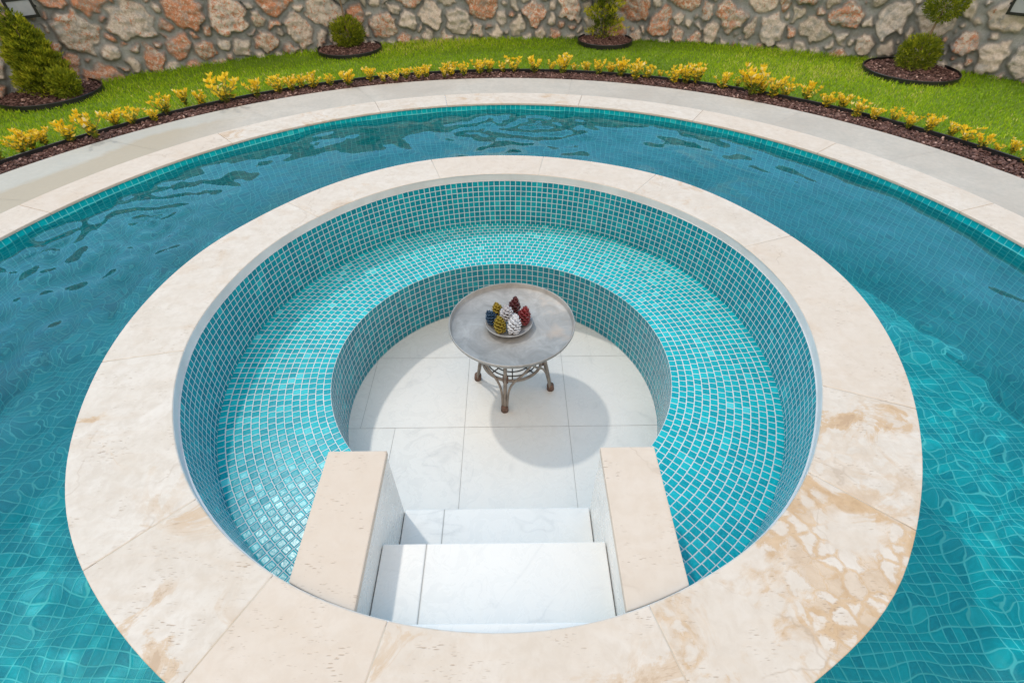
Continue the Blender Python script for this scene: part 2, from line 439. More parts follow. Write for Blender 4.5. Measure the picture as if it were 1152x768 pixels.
# floor of porcelain tiles with open joints over grey filler
mb = MB(); n = 120
P = circ(R_SF + .03, n); mb.add([p + (FLOOR - .0012,) for p in P], [tuple(range(n))])
mb.build('joint_filler', M['joint'], lg)
def clip_poly(poly, axis, val, keep_greater):
    o = []
    for i in range(len(poly)):
        a, b = poly[i], poly[(i+1) % len(poly)]
        ina = (a[axis] > val) == keep_greater; inb = (b[axis] > val) == keep_greater
        if ina: o.append(a)
        if ina != inb:
            t = (val - a[axis]) / (b[axis] - a[axis]); o.append((a[0] + (b[0]-a[0])*t, a[1] + (b[1]-a[1])*t))
    return o
g = .0013
base_poly = circ(R_SF + .004, 160)
def floor_cell(x0, x1, y0, y1):
    p = base_poly
    for ax, v, kg in ((0, x0 + g, True), (0, x1 - g, False), (1, y0 + g, True), (1, y1 - g, False)):
        p = clip_poly(p, ax, v, kg)
        if len(p) < 3: return
    b_ = MB(); b_.add([q + (FLOOR,) for q in p], [tuple(range(len(p)))])
    o = b_.build('floor_tile', M['white_tile'], lg)
for ya, yb2 in ((.5, 1.745), (1.745, 2.305), (2.305, 3.2)):
    xs = [-1.2, -.868, -.275, .318, .91, 1.2] if ya > 1 else [-1.2, -.67, -.275, .318, .91, 1.2]
    for xa, xb in zip(xs, xs[1:]): floor_cell(xa, xb, ya, yb2)
# stairs (treads of white slabs with a joint) and the two cheeks
def stepper(y0, y1, z0, z1, xs, name):
    t = MB()
    for xa, xb in zip(xs, xs[1:]): t.box((xa + .0008, y0, z0), (xb - .0008, y1, z1))
    o = t.build(name, M['white_tile'], lg, bevel=.004)
    t = MB(); t.box((xs[0] + .004, y0 + .004, z0 + .001), (xs[-1] - .004, y1 - .0015, z1 - .0012)); t.build('joint_filler', M['joint'], o)
    return o
stepper(.52, 1.088, FLOOR, -.46, [-.472, -.300, .327], 'step')
stepper(.50, .815, -.459, -.20, [-.472, -.314, .327], 'step')
stepper(.43, .50, FLOOR, -.035, [-.468, .323], 'top_riser')
for xa, xb, yf, vn, tn in ((-.690, -.470, 1.087, .0, .95), (.325, .527, 1.092, .12, .8)):
    t = MB(); t.box((xa + .006, .47, FLOOR), (xb - .004 if xa < 0 else xb - .006, yf - .006, -.047)) if xa < 0 else t.box((xa + .004, .47, FLOOR), (xb - .006, yf - .006, -.047))
    ck = t.build('stair_cheek', M['white_tile'], lg, bevel=.002)
    t = MB(); yb_ = .30
    r = R_IN - .006
    # cap runs back to the inner edge of the rim
    inn_ = [(xa + (xb - xa) * i / 8, LY - math.sqrt(r*r - (xa + (xb-xa)*i/8 - LX)**2)) for i in range(9)]
    outr = [(xa + (xb - xa) * i / 8, yf) for i in range(9)]
    c_ = ring_slab('cheek_cap', ck, outr, inn_, -.045, -.017, vn, tn)
    c_.rotation_euler = (0, 0, 0)

# rim stones of the lounge, cut at the joints seen in the photograph
joints = [-168.5, -135.3, -118, -102.3, -72, -40.6, -22, 20, 53, 80, 107, 142, 191.5]
vein_ = [.71, .6, .05, .5, 1.0, .8, .12, .55, .1, .05, .3, .25]
tone_ = [.0, .1, .75, .45, .35, .12, .55, .2, .4, .55, .2, .1]
for k_, (a, b) in enumerate(zip(joints, joints[1:])):
    n = max(6, int((b - a) / 2)); ga = math.degrees(.0008 / 1.6)
    an = [a + ga + (b - a - 2 * ga) * i / n for i in range(n + 1)]
    I = [(LX + profile(PROF_I, t) * math.cos(R_(t)), LY + profile(PROF_I, t) * math.sin(R_(t))) for t in an]
    O = [(LX + profile(PROF_O, t) * math.cos(R_(t)), LY + profile(PROF_O, t) * math.sin(R_(t))) for t in an]
    ring_slab('rim_slab', lg, I, O, -.030, 0, vein_[k_], tone_[k_])
t = MB(); t.lathe([(R_IN + .012, -.0014), (R_OUT - .03, -.0014), (R_OUT - .03, -.028), (R_OUT - .05, -.031), (R_OUT - .05, -.20)], 160, (LX, LY, 0))
t.build('rim_bed', M['bjoint'], lg)
# walkway to the rear deck, behind the camera
t = MB(); t.box((-.62, YB - .02, PFLOOR), (.50, .205, -.012)); tag(t.build('walkway', M['trav'], None, bevel=.004), kind='structure')

# ------------------------------------------------------------------ water
def wave_height(X, Y):
    H = np.zeros_like(X); r = np.random.default_rng(11)
    for i in range(46):
        lam = .16 * (9 ** r.random()); th = r.random() * 2 * PI; ph = r.random() * 2 * PI
        amp = .0042 * (lam / 1.0) ** 1.5
        kx, ky = 2*PI/lam*math.cos(th), 2*PI/lam*math.sin(th)
        H += amp * np.sin(kx*X + ky*Y + ph + .6*np.sin(1.7*X + i) + .6*np.sin(1.3*Y - i)) * .42
    for i in range(30):
        lam = .085 * (3.2 ** r.random()); th = r.random() * 2 * PI; ph = r.random() * 2 * PI
        kx, ky = 2*PI/lam*math.cos(th), 2*PI/lam*math.sin(th)
        H += (.22 + .78/(1 + np.exp((Y - 1.9)*2.2))) * .00018 * (lam/.15)**1.1 * np.sin(kx*X + ky*Y + ph + 1.1*np.sin(2.9*X + 1.7*Y + i) + .9*np.sin(3.3*Y - 2.1*X - i))
    msk = np.exp(-((X + 2.55)/.95)**2 - ((Y - 2.35)/.95)**2) + .55*np.exp(-((X - .2)/.8)**2 - ((Y - 4.45)/.35)**2)
    for i in range(26):
        lam = .085 * (3.4 ** r.random()); th = .95 + r.normal(0, .45); ph = r.random() * 2 * PI
        kx, ky = 2*PI/lam*math.cos(th), 2*PI/lam*math.sin(th)
        H += msk * .00050 * (lam/.15)**1.15 * np.sin(kx*X + ky*Y + ph + 1.3*np.sin(1.9*X - 2.7*Y + i) + 1.0*np.sin(3.1*Y + 1.3*X - i))
    def swirl(cx, cy, rad, lam, amp, e=1.0, s=0.):
        dx, dy = X - cx, (Y - cy) * e
        d = np.sqrt(dx*dx + dy*dy) + .05*np.sin(3*np.arctan2(dy, dx) + s) + .03*np.sin(9*X + 5*Y)
        return amp * np.exp(-(d / rad) ** 2) * np.sin(2*PI*d/lam + s)
    H += swirl(-2.75, 2.55, .75, .26, .0055, .9, .5) + swirl(-2.3, 2.9, .45, .19, .003, 1.2, 2.) + swirl(-2.45, 1.75, .6, .34, .004, 1, 1.)
    H += swirl(.25, 4.45, .42, .21, .0042, 1.2, .3) + swirl(-.25, 4.3, .30, .17, .0016, 1., 1.3)
    return H
gs = .015
xs = np.arange(PX - PR - .03, PX + PR + .03 + gs, gs); ys = np.arange(YB - .01, PY + PR + .03 + gs, gs)
Xg, Yg = np.meshgrid(xs, ys); nx, ny = len(xs), len(ys)
Hg = wave_height(Xg, Yg)
idx = np.arange(nx * ny).reshape(ny, nx)
Q = np.stack([idx[:-1, :-1], idx[:-1, 1:], idx[1:, 1:], idx[1:, :-1]], -1).reshape(-1, 4)
xc = ((Xg[:-1, :-1] + Xg[1:, 1:]) / 2).ravel(); yc = ((Yg[:-1, :-1] + Yg[1:, 1:]) / 2).ravel()
rr = np.hypot(xc - PX, yc - PY); inside = np.where(yc > PY, rr < PR + .03, np.abs(xc - PX) < PR + .03)
inside &= np.hypot(xc - LX, yc - LY) > R_OUT - .075
inside &= ~((xc > -.60) & (xc < .48) & (yc < .3))
Q = Q[inside]; used = np.unique(Q); remap = np.zeros(nx*ny, int); remap[used] = np.arange(len(used))
m, nt, b = mat('pool water'); nt.nodes.remove(b)
k = N(nt); gl = k.n('ShaderNodeBsdfGlass', ins={'Color': (.76, .985, .995, 1), 'Roughness': 0., 'IOR': 1.333})
k.link(gl.outputs[0], nt.nodes['Material Output'].inputs['Surface'])
water = np_mesh('water', np.stack([Xg.ravel(), Yg.ravel(), WATER + Hg.ravel()], 1)[used], remap[Q], m, smooth=True)
tag(water, 'clear rippled turquoise pool water reflecting the sky', 'water', kind='structure')
water.cycles.is_caustics_caster = True
for o in (pw, pf, ow): o.cycles.is_caustics_receiver = True

# ------------------------------------------------------------------ path, mulch, ground
m, nt, b = mat('paving'); k = N(nt); p = k.pos()
n1 = k.noise(p, 1.3, 4, .6, .6); n2 = k.noise(p, 26, 4, .7); n3 = k.noise(p, 5, 5, .65, .5)
c = k.mix(k.mapr(n1, .35, .65), (.40, .36, .312), (.475, .44, .39))
c = k.mix(k.mapr(n3, .45, .7, 0, .5), c, (.36, .345, .31)); c = k.mix(k.mapr(n2, .4, .7, 0, .4), c, (.31, .295, .265))
# damp sandy stain at the left end
sx = k.n('ShaderNodeSeparateXYZ', ins={0: p})
lft = k.mapr(sx.outputs[0], -2.25, -2.75)
rad = k.math('SQRT', k.math('ADD', k.math('POWER', k.math('ADD', sx.outputs[0], .09), 2.), k.math('POWER', k.math('SUBTRACT', sx.outputs[1], 1.78), 2.)))
stn = k.math('MULTIPLY', k.mapr(k.math('ADD', rad, k.math('MULTIPLY', n1, .5)), 3.83, 3.90, 1, 0), lft)
c = k.mix(k.math('MULTIPLY', stn, .75), c, (.36, .31, .225))
c = k.mix(k.math('MULTIPLY', k.math('SUBTRACT', lft, stn, clamp=True), .4), c, (.38, .41, .375))
k.link(c, b.inputs['Base Color']); b.inputs['Roughness'].default_value = .75
k.link(k.bump(n2, .25, .004), b.inputs['Normal'])
M['paving'] = m
pa = u_outline(PX, PY, 3.3126 + .003, YB - .29); pb = u_outline(-.139, 1.621, 3.947, YB - .9)
t = MB()
cut2 = [0, 24, 38, 52, 66, 80, 94, 108, 122, 136, 150, 164, 184, len(pa) - 1]
for a, b_i in zip(cut2, cut2[1:]):
    A = pa[a:b_i+1]; B = pb[a:b_i+1]
    for i in range(len(A) - 1):
        e0 = .0; A0, A1, B0, B1 = A[i], A[i+1], B[i], B[i+1]
        if i == len(A) - 2:
            u = 1 - .0015 / math.dist(A0, A1); A1 = lerp(A0, A1, u); B1 = lerp(B0, B1, u)
        t.quad(A0 + (-.004,), B0 + (-.004,), B1 + (-.004,), A1 + (-.004,))
t.quad((PX-3.3126, YB-.293, -.004), (PX-3.9, YB-.9, -.004), (PX+3.9, YB-.9, -.004), (PX+3.3126, YB-.293, -.004))
tag(t.build('path', M['paving']), kind='structure')
t = MB(); strip(t, pa, pb, -.012, -.012, closed=True); 
tag(t.build('path_bed', M['joint']), kind='structure')

def soil(name, c1, c2, c3, sc):
    m, nt, b = mat(name); k = N(nt); p = k.pos()
    c = k.mix(k.noise(p, sc, 5, .7), c1, c2); c = k.mix(k.mapr(k.noise(p, .9, 3), .45, .65), c, c3)
    k.link(c, b.inputs['Base Color']); b.inputs['Roughness'].default_value = .95
    k.link(k.bump(k.noise(p, sc * 2, 4, .7), .6, .02), b.inputs['Normal']); return m
M['lawnsoil'] = soil('lawn base', (.08, .15, .006), (.15, .23, .012), (.12, .19, .01), 30)
M['mulchbase'] = soil('mulch base', (.04, .021, .018), (.11, .06, .05), (.08, .042, .035), 60)
MR, MCX, MCY = 4.165, -.10, 1.62
mo = u_outline(MCX, MCY, MR, YB - .9)
t = MB(); strip(t, pb, mo, -.022, -.022, closed=False)
bed = tag(t.build('mulch_bed', M['mulchbase']), kind='structure')
# ground sheet: from the path outwards to the horizon
t = MB(); prev = u_outline(-.139, 1.621, 3.96, YB - .88)
for R2, z in ((4.4, -.026), (5.2, -.026), (6.2, -.026), (7.2, -.026), (9, -.03), (14, -.05), (40, -.1), (150, -.1), (600, -.1)):
    nxt = u_outline(-.139 + 0, 1.621, R2, YB - .9 - (R2 - 4) * 1.)
    strip(t, prev, nxt, -.026 if R2 < 8 else z, z, closed=True); prev = nxt
for f in range(len(t.f)): pass
tag(t.build('ground', M['lawnsoil']), kind='structure')

# ------------------------------------------------------------------ stone retaining wall
WX, WY, WR, WH = .2032, .2517, 7.0366, 1.08
def stone_wall():
    a0, a1 = R_(-12), R_(192); L = WR * (a1 - a0); r = np.random.default_rng(5)
    ds = .0135
    ns, nz = int(L / ds), int((WH + .08) / ds)
    s = np.linspace(0, L, ns); z = np.linspace(-.08, WH, nz)
    Sg, Zg = np.meshgrid(s, z)
    pts = []; rad = []
    def far(x, y, ra):
        if not pts: return True
        A = np.array(pts); return np.all(np.hypot(A[:, 0]-x, A[:, 1]-y) > (np.array(rad) + ra) * .96)
    left_end = L - 0.0
    for ra, cnt, lo, hi in ((.185, 420, .28, WH+.1), (.15, 1300, .18, WH+.1), (.12, 1500, .05, WH+.1), (.08, 9000, -.08, WH+.1), (.055, 12000, -.08, WH), (.038, 9000, -.08, .9)):
        for _ in range(cnt):
            x, y = r.random()*L, lo + r.random()*(hi-lo)
            # the left part of the wall holds the larger stones, right down to the lawn
            big = x > WR * (R_(128) - a0)
            if big and ra > .15: y = -.05 + r.random() * (WH + .15)
            if big and ra < .1 and r.random() < .75: continue
            rj = ra * (1 + .15*(r.random()-.5))
            if far(x, y, rj): pts.append((x, y)); rad.append(rj)
    P_ = np.array(pts); Rd = np.array(rad); n = len(P_)
    # warp the sample positions so the outlines are uneven
    def wn(x, y, seed, f):
        o = np.zeros_like(x); q = np.random.default_rng(seed)
        for i in range(9):
            fx, fy = q.normal(0, f, 2); o += np.sin(fx*x + fy*y + q.random()*6.28)
        return o / 3
    Sw = Sg + .018*wn(Sg, Zg, 1, 14) + .010*wn(Sg, Zg, 2, 40); Zw = Zg + .018*wn(Sg, Zg, 3, 14) + .010*wn(Sg, Zg, 4, 40)
    asp = .8 + .5*r.random(n); rot = r.random(n)*PI
    D1 = np.full(Sg.shape, 9.); D2 = np.full(Sg.shape, 9.); I1 = np.zeros(Sg.shape, int)
    for i in range(n):
        x, y = P_[i]; w = Rd[i] * 3.2
        j0, j1 = np.searchsorted(s, [x - w, x + w]); k0, k1 = np.searchsorted(z, [y - w, y + w])
        if j1 <= j0 or k1 <= k0: continue
        dx = Sw[k0:k1, j0:j1] - x; dy = Zw[k0:k1, j0:j1] - y
        c_, s_ = math.cos(rot[i]), math.sin(rot[i]); u = c_*dx + s_*dy; v = -s_*dx + c_*dy
        e = .55 * np.maximum(np.abs(u)*asp[i], np.abs(v)/asp[i]) + .5 * np.sqrt((u*asp[i])**2 + (v/asp[i])**2)
        d = e - Rd[i]
        a = D1[k0:k1, j0:j1]; b2 = D2[k0:k1, j0:j1]; ii = I1[k0:k1, j0:j1]
        nb = d < a
        b2[:] = np.where(nb, a, np.minimum(b2, d)); ii[:] = np.where(nb, i, ii); a[:] = np.where(nb, d, a)
    gap = .5*(D2 - D1)                                   # distance to the neighbour stone
    own = -D1
    f = np.minimum(gap, own + .036) - .0095
    f = f + .008*wn(Sg, Zg, 6, 30)
    stone = np.clip(f / .022, 0, 1); stone = stone*stone*(3 - 2*stone)
    face = r.normal(0, 1, n)[I1]; tx = r.normal(0, .12, n)[I1]; ty = r.normal(0, .12, n)[I1]
    rough = wn(Sg, Zg, 7, 55)*.006 + wn(Sg, Zg, 8, 120)*.004
    mort = .012*wn(Sg, Zg, 9, 9) + .006*wn(Sg, Zg, 10, 45)
    hgt = stone*(.052 + .010*face + tx*(Sg - P_[I1, 0]) + ty*(Zg - P_[I1, 1]) + rough*1.4 + .012*np.clip(f/.06, 0, 1)) + (1 - stone)*mort
    A = a0 + Sg / WR; rr2 = WR - hgt
    X = WX + rr2*np.cos(A); Y = WY + rr2*np.sin(A)
    V = np.stack([X.ravel(), Y.ravel(), Zg.ravel()], 1)
    idx = np.arange(ns*nz).reshape(nz, ns)
    Fq = np.stack([idx[:-1, :-1], idx[1:, :-1], idx[1:, 1:], idx[:-1, 1:]], -1).reshape(-1, 4)
    rust = np.clip(r.beta(1.1, 1.3, n) + np.where(P_[:, 0] > WR*(R_(120) - a0), .25, -.10), 0, 1)
    return V, Fq, {'stone': stone.ravel(), 'rust': rust[I1].ravel(), 'tone': r.random(n)[I1].ravel()}
m, nt, b = mat('rubble masonry'); k = N(nt); p = k.pos()
st = k.attr('stone'); ru = k.attr('rust'); to = k.attr('tone')
f1 = k.noise(p, 16, 5, .7, .6); f2 = k.noise(p, 55, 4, .7); f3 = k.noise(p, 5, 4, .6)
sc = k.ramp(to, [(0, (.34, .295, .25)), (.35, (.47, .405, .345)), (.7, (.55, .485, .42)), (1, (.40, .365, .335))])
sc = k.mix(k.mapr(f2, .42, .62, 0, .75), sc, (.64, .585, .525))
f4 = k.noise(p, 34, 4, .7, .5)
rf = k.mapr(k.math('ADD', k.math('ADD', k.math('MULTIPLY', f1, .45), k.math('MULTIPLY', f4, .55)), k.math('MULTIPLY', k.math('SUBTRACT', ru, .5), .30)), .50, .56)
spk = k.mapr(k.noise(p, 48, 3, .75, .8), .50, .60, .95, .25)
sc = k.mix(k.math('MULTIPLY', rf, spk), sc, k.mix(f2, (.52, .20, .085), (.38, .17, .10)))
sc = k.mix(k.mapr(f2, .62, .72, 0, .6), sc, (.14, .10, .08))
mc = k.mix(k.mapr(f3, .35, .65), (.215, .24, .245), (.32, .345, .35)); mc = k.mix(k.mapr(f2, .4, .7, 0, .35), mc, (.12, .125, .11))
edge_shade = k.math('MULTIPLY', k.math('MULTIPLY', st, k.math('SUBTRACT', 1., st)), 4.)  # thin shadow painted where each stone meets the mortar
st = k.math('MULTIPLY', st, k.mapr(k.noise(p, 8.5, 5, .7, .4), .36, .50, .30, 1.))
full = k.mix(k.math('MULTIPLY', edge_shade, .25), k.mix(st, mc, sc), (.11, .108, .10))
k.link(full, b.inputs['Base Color']); b.inputs['Roughness'].default_value = .92
k.link(k.bump(k.math('ADD', k.math('MULTIPLY', f1, .8), k.math('MULTIPLY', f2, .5)), .7, .02), b.inputs['Normal'])
M['masonry'] = m
V, Fq, at = stone_wall()
wl = empty('retaining_wall', (WX, WY + WR, 0), 'curved rubble stone retaining wall with grey mortar behind the lawn', 'wall')
np_mesh('masonry_face', V, Fq, M['masonry'], wl, at, smooth=True)
t = MB(); A0 = arc(WX, WY, WR + .0, -12, 192, 120); B0 = arc(WX, WY, WR + .38, -12, 192, 120)
strip(t, A0, B0, WH, WH, closed=False); strip(t, B0, B0, WH, -.1, closed=False)
m, nt, b = mat('mortar cap'); k = N(nt); b.inputs['Base Color'].default_value = (.27, .27, .255, 1); b.inputs['Roughness'].default_value = .95
k.link(k.bump(k.noise(k.pos(), 20, 4, .7), .6, .02), b.inputs['Normal'])
t.build('wall_top', m, wl)

# ------------------------------------------------------------------ leaves
def leaf_cloud(centers, dirs, length, width, bend=.25, seed=1):
    """rhombic leaves, two triangles-pairs each (4 verts, 1 quad); arrays (n,3),(n,3),(n,),(n,)"""
    r = np.random.default_rng(seed); n = len(centers)
    d = dirs / np.linalg.norm(dirs, axis=1)[:, None]
    rnd = r.normal(size=(n, 3)); side = np.cross(d, rnd); side /= np.linalg.norm(side, axis=1)[:, None]
    nrm = np.cross(side, d)
    L = length[:, None]; Wd = width[:, None]
    a = centers; tip = centers + d*L + nrm*L*bend*-1
    midp = centers + d*L*.5
    V = np.stack([a, midp + side*Wd*.5, tip, midp - side*Wd*.5], 1).reshape(-1, 3)
    F = np.arange(4*n).reshape(n, 4)
    return V, F
def leafmat(name, stops, rough=.5, trans=.25):
    m, nt, b = mat(name); k = N(nt)
    c = k.ramp(k.attr('tint'), stops)
    k.link(c, b.inputs['Base Color']); b.inputs['Roughness'].default_value = rough
    b.inputs['Specular IOR Level'].default_value = .25
    if trans:
        tr = k.n('ShaderNodeBsdfTranslucent', ins={0: c}); mx = k.n('ShaderNodeMixShader', ins={0: trans, 1: b.outputs[0], 2: tr.outputs[0]})
        k.link(mx.outputs[0], nt.nodes['Material Output'].inputs['Surface'])
    return m
M['conifer'] = leafmat('conifer foliage', [(0, (.05, .085, .008)), (.4, (.15, .20, .012)), (.75, (.34, .37, .02)), (1, (.54, .50, .04))], .6, .15)
M['yellow'] = leafmat('yellow foliage', [(0, (.06, .11, .012)), (.25, (.22, .27, .025)), (.42, (.74, .52, .02)), (.78, (.88, .64, .03)), (.9, (.88, .72, .18)), (1, (.88, .80, .45))], .5, .25)
M['grass'] = leafmat('grass blades', [(0, (.12, .23, .004)), (.4, (.26, .43, .006)), (.75, (.38, .54, .010)), (.92, (.54, .58, .06)), (1, (.66, .58, .22))], .6, .25)

# ---- lawn: blades too many to count
def lawn():
    r = np.random.default_rng(21); n = 230000
    a = R_(20) + r.random(n)*R_(140); rad = np.sqrt(4.15**2 + r.random(n)*(7.6**2 - 4.15**2))
    x, y = MCX + rad*np.cos(a), MCY + rad*np.sin(a)
    ok = np.hypot(x - WX, y - WY) < WR - .03
    ok &= np.hypot(x - MCX, y - MCY) > MR + .012
    for bx, by, br in BEDS: ok &= np.hypot(x - bx, y - by) > br + .01
    x, y = x[ok], y[ok]; n = len(x)
    def pn(x, y, sd, f):
        q = np.random.default_rng(sd); o = 0
        for i in range(8):
            fx, fy = q.normal(0, f, 2); o = o + np.sin(fx*x + fy*y + q.random()*6.28)
        return o / 2.8
    patch = pn(x, y, 1, 2.2) + .6*pn(x, y, 2, 7)
    nearwall = np.clip(1 - (WR - np.hypot(x - WX, y - WY)) / .4, 0, 1)
    L = .022 + .018*r.random(n) + .03*nearwall*r.random(n) + .006*patch
    ang = r.random(n)*2*PI; lean = .25 + .55*r.random(n)
    d = np.stack([np.cos(ang)*lean, np.sin(ang)*lean, np.ones(n)], 1)
    V, F = leaf_cloud(np.stack([x, y, np.full(n, -.027)], 1), d, L, (.0042 + .003*r.random(n)), .25, 3)
    tint = np.clip(.40 + .22*patch - .16*nearwall + .20*r.normal(size=n) + .35*(r.random(n) < .03), 0, 1)  # blades darkened towards the wall, its shade painted into the tint
    dry = pn(x, y, 5, 3.0); tint = np.clip(tint + .32*np.clip(dry - 1.0, 0, 1), 0, 1)
    o = np_mesh('lawn_grass', V, F, M['grass'], None, {'tint': np.repeat(tint, 4)})
    tag(o, 'bright green mown lawn strip between flower bed and stone wall', 'lawn', kind='stuff')
BEDS = [(-4.42, 5.21, .42), (-1.885, 6.735, .365), (1.178, 6.99, .325), (4.115, 5.62, .43)]
lawn()

# ---- bark mulch chips
M['chip'] = leafmat('bark chips', [(0, (.04, .021, .018)), (.5, (.115, .060, .050)), (.85, (.21, .125, .108)), (1, (.42, .28, .24))], .85, 0)
def chips(x, y, z, size, seed):
    r = np.random.default_rng(seed); n = len(x)
    base = np.array([[-1,-.6,-.25],[1,-.6,-.25],[1,.6,-.25],[-1,.6,-.25],[-.8,-.5,.3],[.9,-.4,.2],[.7,.6,.3],[-.9,.5,.2]])
    fq = np.array([[0,1,5,4],[1,2,6,5],[2,3,7,6],[3,0,4,7],[4,5,6,7]])
    V = base[None] * (size[:, None, None] * (.7 + .6*r.random((n, 1, 3)))) * (.8 + .4*r.random((n, 8, 1)))
    a = r.random(n)*2*PI; t_ = r.normal(0, .35, n)
    ca, sa, ct, s_t = np.cos(a), np.sin(a), np.cos(t_), np.sin(t_)
    X = V[..., 0]*ct[:, None] + V[..., 2]*s_t[:, None]; Z = -V[..., 0]*s_t[:, None] + V[..., 2]*ct[:, None]
    Y = V[..., 1]
    X2 = X*ca[:, None] - Y*sa[:, None]; Y2 = X*sa[:, None] + Y*ca[:, None]
    V = np.stack([X2 + x[:, None], Y2 + y[:, None], Z + z[:, None]], -1).reshape(-1, 3)
    F = (fq[None] + (np.arange(n)*8)[:, None, None]).reshape(-1, 4)
    tint = np.repeat(np.clip(r.normal(.45, .25, n) + .4*(r.random(n) < .04), 0, 1), 8)
    return V, F, {'tint': tint}
r = np.random.default_rng(31); n = 15000
a = R_(10) + r.random(n)*R_(160); u = r.random(n)
xi, yi = -.139 + 3.947*np.cos(a), 1.621 + 3.947*np.sin(a); xo, yo = MCX + MR*np.cos(a), MCY + MR*np.sin(a)
u = .03 + .95*u; x = xi + (xo - xi)*u; y = yi + (yo - yi)*u
V, F, at = chips(x, y, -.018 + .02*r.random(n) - .010*(u < .1), .007 + .006*r.random(n), 4)
tag(np_mesh('bark_mulch', V, F, M['chip'], None, at), 'reddish brown bark chips filling the curved flower bed', 'bark mulch', kind='stuff')
# ---- black plastic lawn edging
t = MB(); A0 = arc(MCX, MCY, MR, 5, 175, 200); B0 = arc(MCX, MCY, MR + .006, 5, 175, 200)
strip(t, A0, A0, +.018, -.03, closed=False, smooth=True); strip(t, B0, B0, +.018, -.03, closed=False, smooth=True)
t.tube([p_ + (.019,) for p_ in arc(MCX, MCY, MR + .003, 5, 175, 200)], .0055, 8)
tag(t.build('lawn_edging', M['black']), 'thin black plastic edging strip between flower bed and lawn', 'lawn edging')

# ---- round planting beds
bed_labels = ['round mulch bed under the big golden conifer at the left', 'round mulch bed under the ball conifer left of centre',
              'round mulch bed under the slim spiral conifer by the wall', 'round mulch bed with wide bare mulch around the two ball conifer']
for i, (bx, by, br) in enumerate(BEDS):
    o = empty('planting_bed', (bx, by, -.03), bed_labels[i], 'planting bed', 'round planting beds along the wall')
    t = MB(); P = [(bx + (br+.003)*math.cos(2*PI*q/64), by + (br+.003)*math.sin(2*PI*q/64), .022) for q in range(64)]
    t.tube(P, .006, 8, closed=True)
    t.lathe([(br, .02), (br, -.03)], 64, (bx, by, 0)); t.lathe([(br+.006, -.03), (br+.006, .02)], 64, (bx, by, 0))
    t.build('edging', M['black'], o)
    t = MB(); t.lathe([(0.001, .018), (br*.5, .010), (br - .002, -.006)], 48, (bx, by, 0)); t.build('soil', M['mulchbase'], o)
    r = np.random.default_rng(40 + i); n = 1500; rr_ = br*.98*np.sqrt(r.random(n)); a = r.random(n)*2*PI
    V, F, at = chips(bx + rr_*np.cos(a), by + rr_*np.sin(a), .020 - .02*(rr_/br)**1.5 + .012*r.random(n), .008 + .007*r.random(n), 50 + i)
    q = np_mesh('bark_chips', V, F, M['chip'], o, at); q['kind'] = 'stuff'

# ---- conifers
def sprays(center_fn, n, seed, L=.035, W_=.012):
    """small upright sprays sampled by center_fn(r) -> (pos, outward dir, tint)"""
    r = np.random.default_rng(seed); C, D, T = center_fn(r, n)
    # each spray carries five leaflets
    C5 = np.repeat(C, 5, 0) + r.normal(0, L*.28, (len(C)*5, 3)); D5 = np.repeat(D, 5, 0) + r.normal(0, .38, (len(C)*5, 3))
    V, F = leaf_cloud(C5, D5, L*(.6 + .7*r.random(len(C5))), W_*(.6 + .8*r.random(len(C5))), .15, seed)
    tint = np.clip(np.repeat(T, 5) + r.normal(0, .13, len(C5)), 0, 1)
    return V, F, {'tint': np.repeat(tint, 4)}
def lumps(r, k, prof, c, hgt, seed_amp):
    pass
def ball(cx, cy, cz, rad, squash=1.):
    def fn(r, n):
        lob = r.normal(size=(26, 3)); lob /= np.linalg.norm(lob, axis=1)[:, None]; la = .8 + .45*r.random(26)
        d = r.normal(size=(n, 3)); d /= np.linalg.norm(d, axis=1)[:, None]
        k_ = np.argmax(d @ lob.T, 1); near = np.max(d @ lob.T, 1)
        rad_ = rad*(.80 + .20*near*la[k_])*(r.random(n)**.22)*(.92 + .12*r.random(n))
        P = d*rad_[:, None]*np.array([1, 1, squash]) + np.array([cx, cy, cz])
        D = d + np.array([0, 0, .55])
        T = np.clip(.46 + .35*(la[k_]-1.02) + .10*d[:, 2] + r.normal(0, .1, n), 0, 1)
        return P, D, T
    return fn
def cone(cx, cy, z0, h, rad, seed=3, twist=0., waist=0., pw_=.8):
    def fn(r, n):
        t_ = 1 - np.sqrt(r.random(n)); t_ = r.random(n)*.55 + .45*t_
        a = r.random(n)*2*PI
        prof = rad*np.clip(1 - t_, 0, 1)**pw_*np.clip(.35 + t_*6, 0, 1)
        q = np.random.default_rng(seed)
        lobe = 1 + .20*np.sin(5*a + 9*t_*6 + 1) + .16*np.sin(3*a - 21*t_)
        if twist: lobe = lobe*(1 + waist*np.sin(a - t_*twist))
        rr = prof*lobe*(.55 + .45*r.random(n)**.4)
        P = np.stack([cx + rr*np.cos(a), cy + rr*np.sin(a), z0 + h*t_], 1)
        D = np.stack([np.cos(a)*.7, np.sin(a)*.7, np.ones(n)], 1)
        T = np.clip(.44 + .9*(lobe - 1) + r.normal(0, .13, n), 0, 1)
        return P, D, T
    return fn
def joinc(*parts):
    Vs, Fs, Ts = [], [], []; b = 0
    for V, F, at in parts:
        Vs.append(V); Fs.append(F + b); Ts.append(at['tint']); b += len(V)
    return np.concatenate(Vs), np.concatenate(Fs), {'tint': np.concatenate(Ts)}
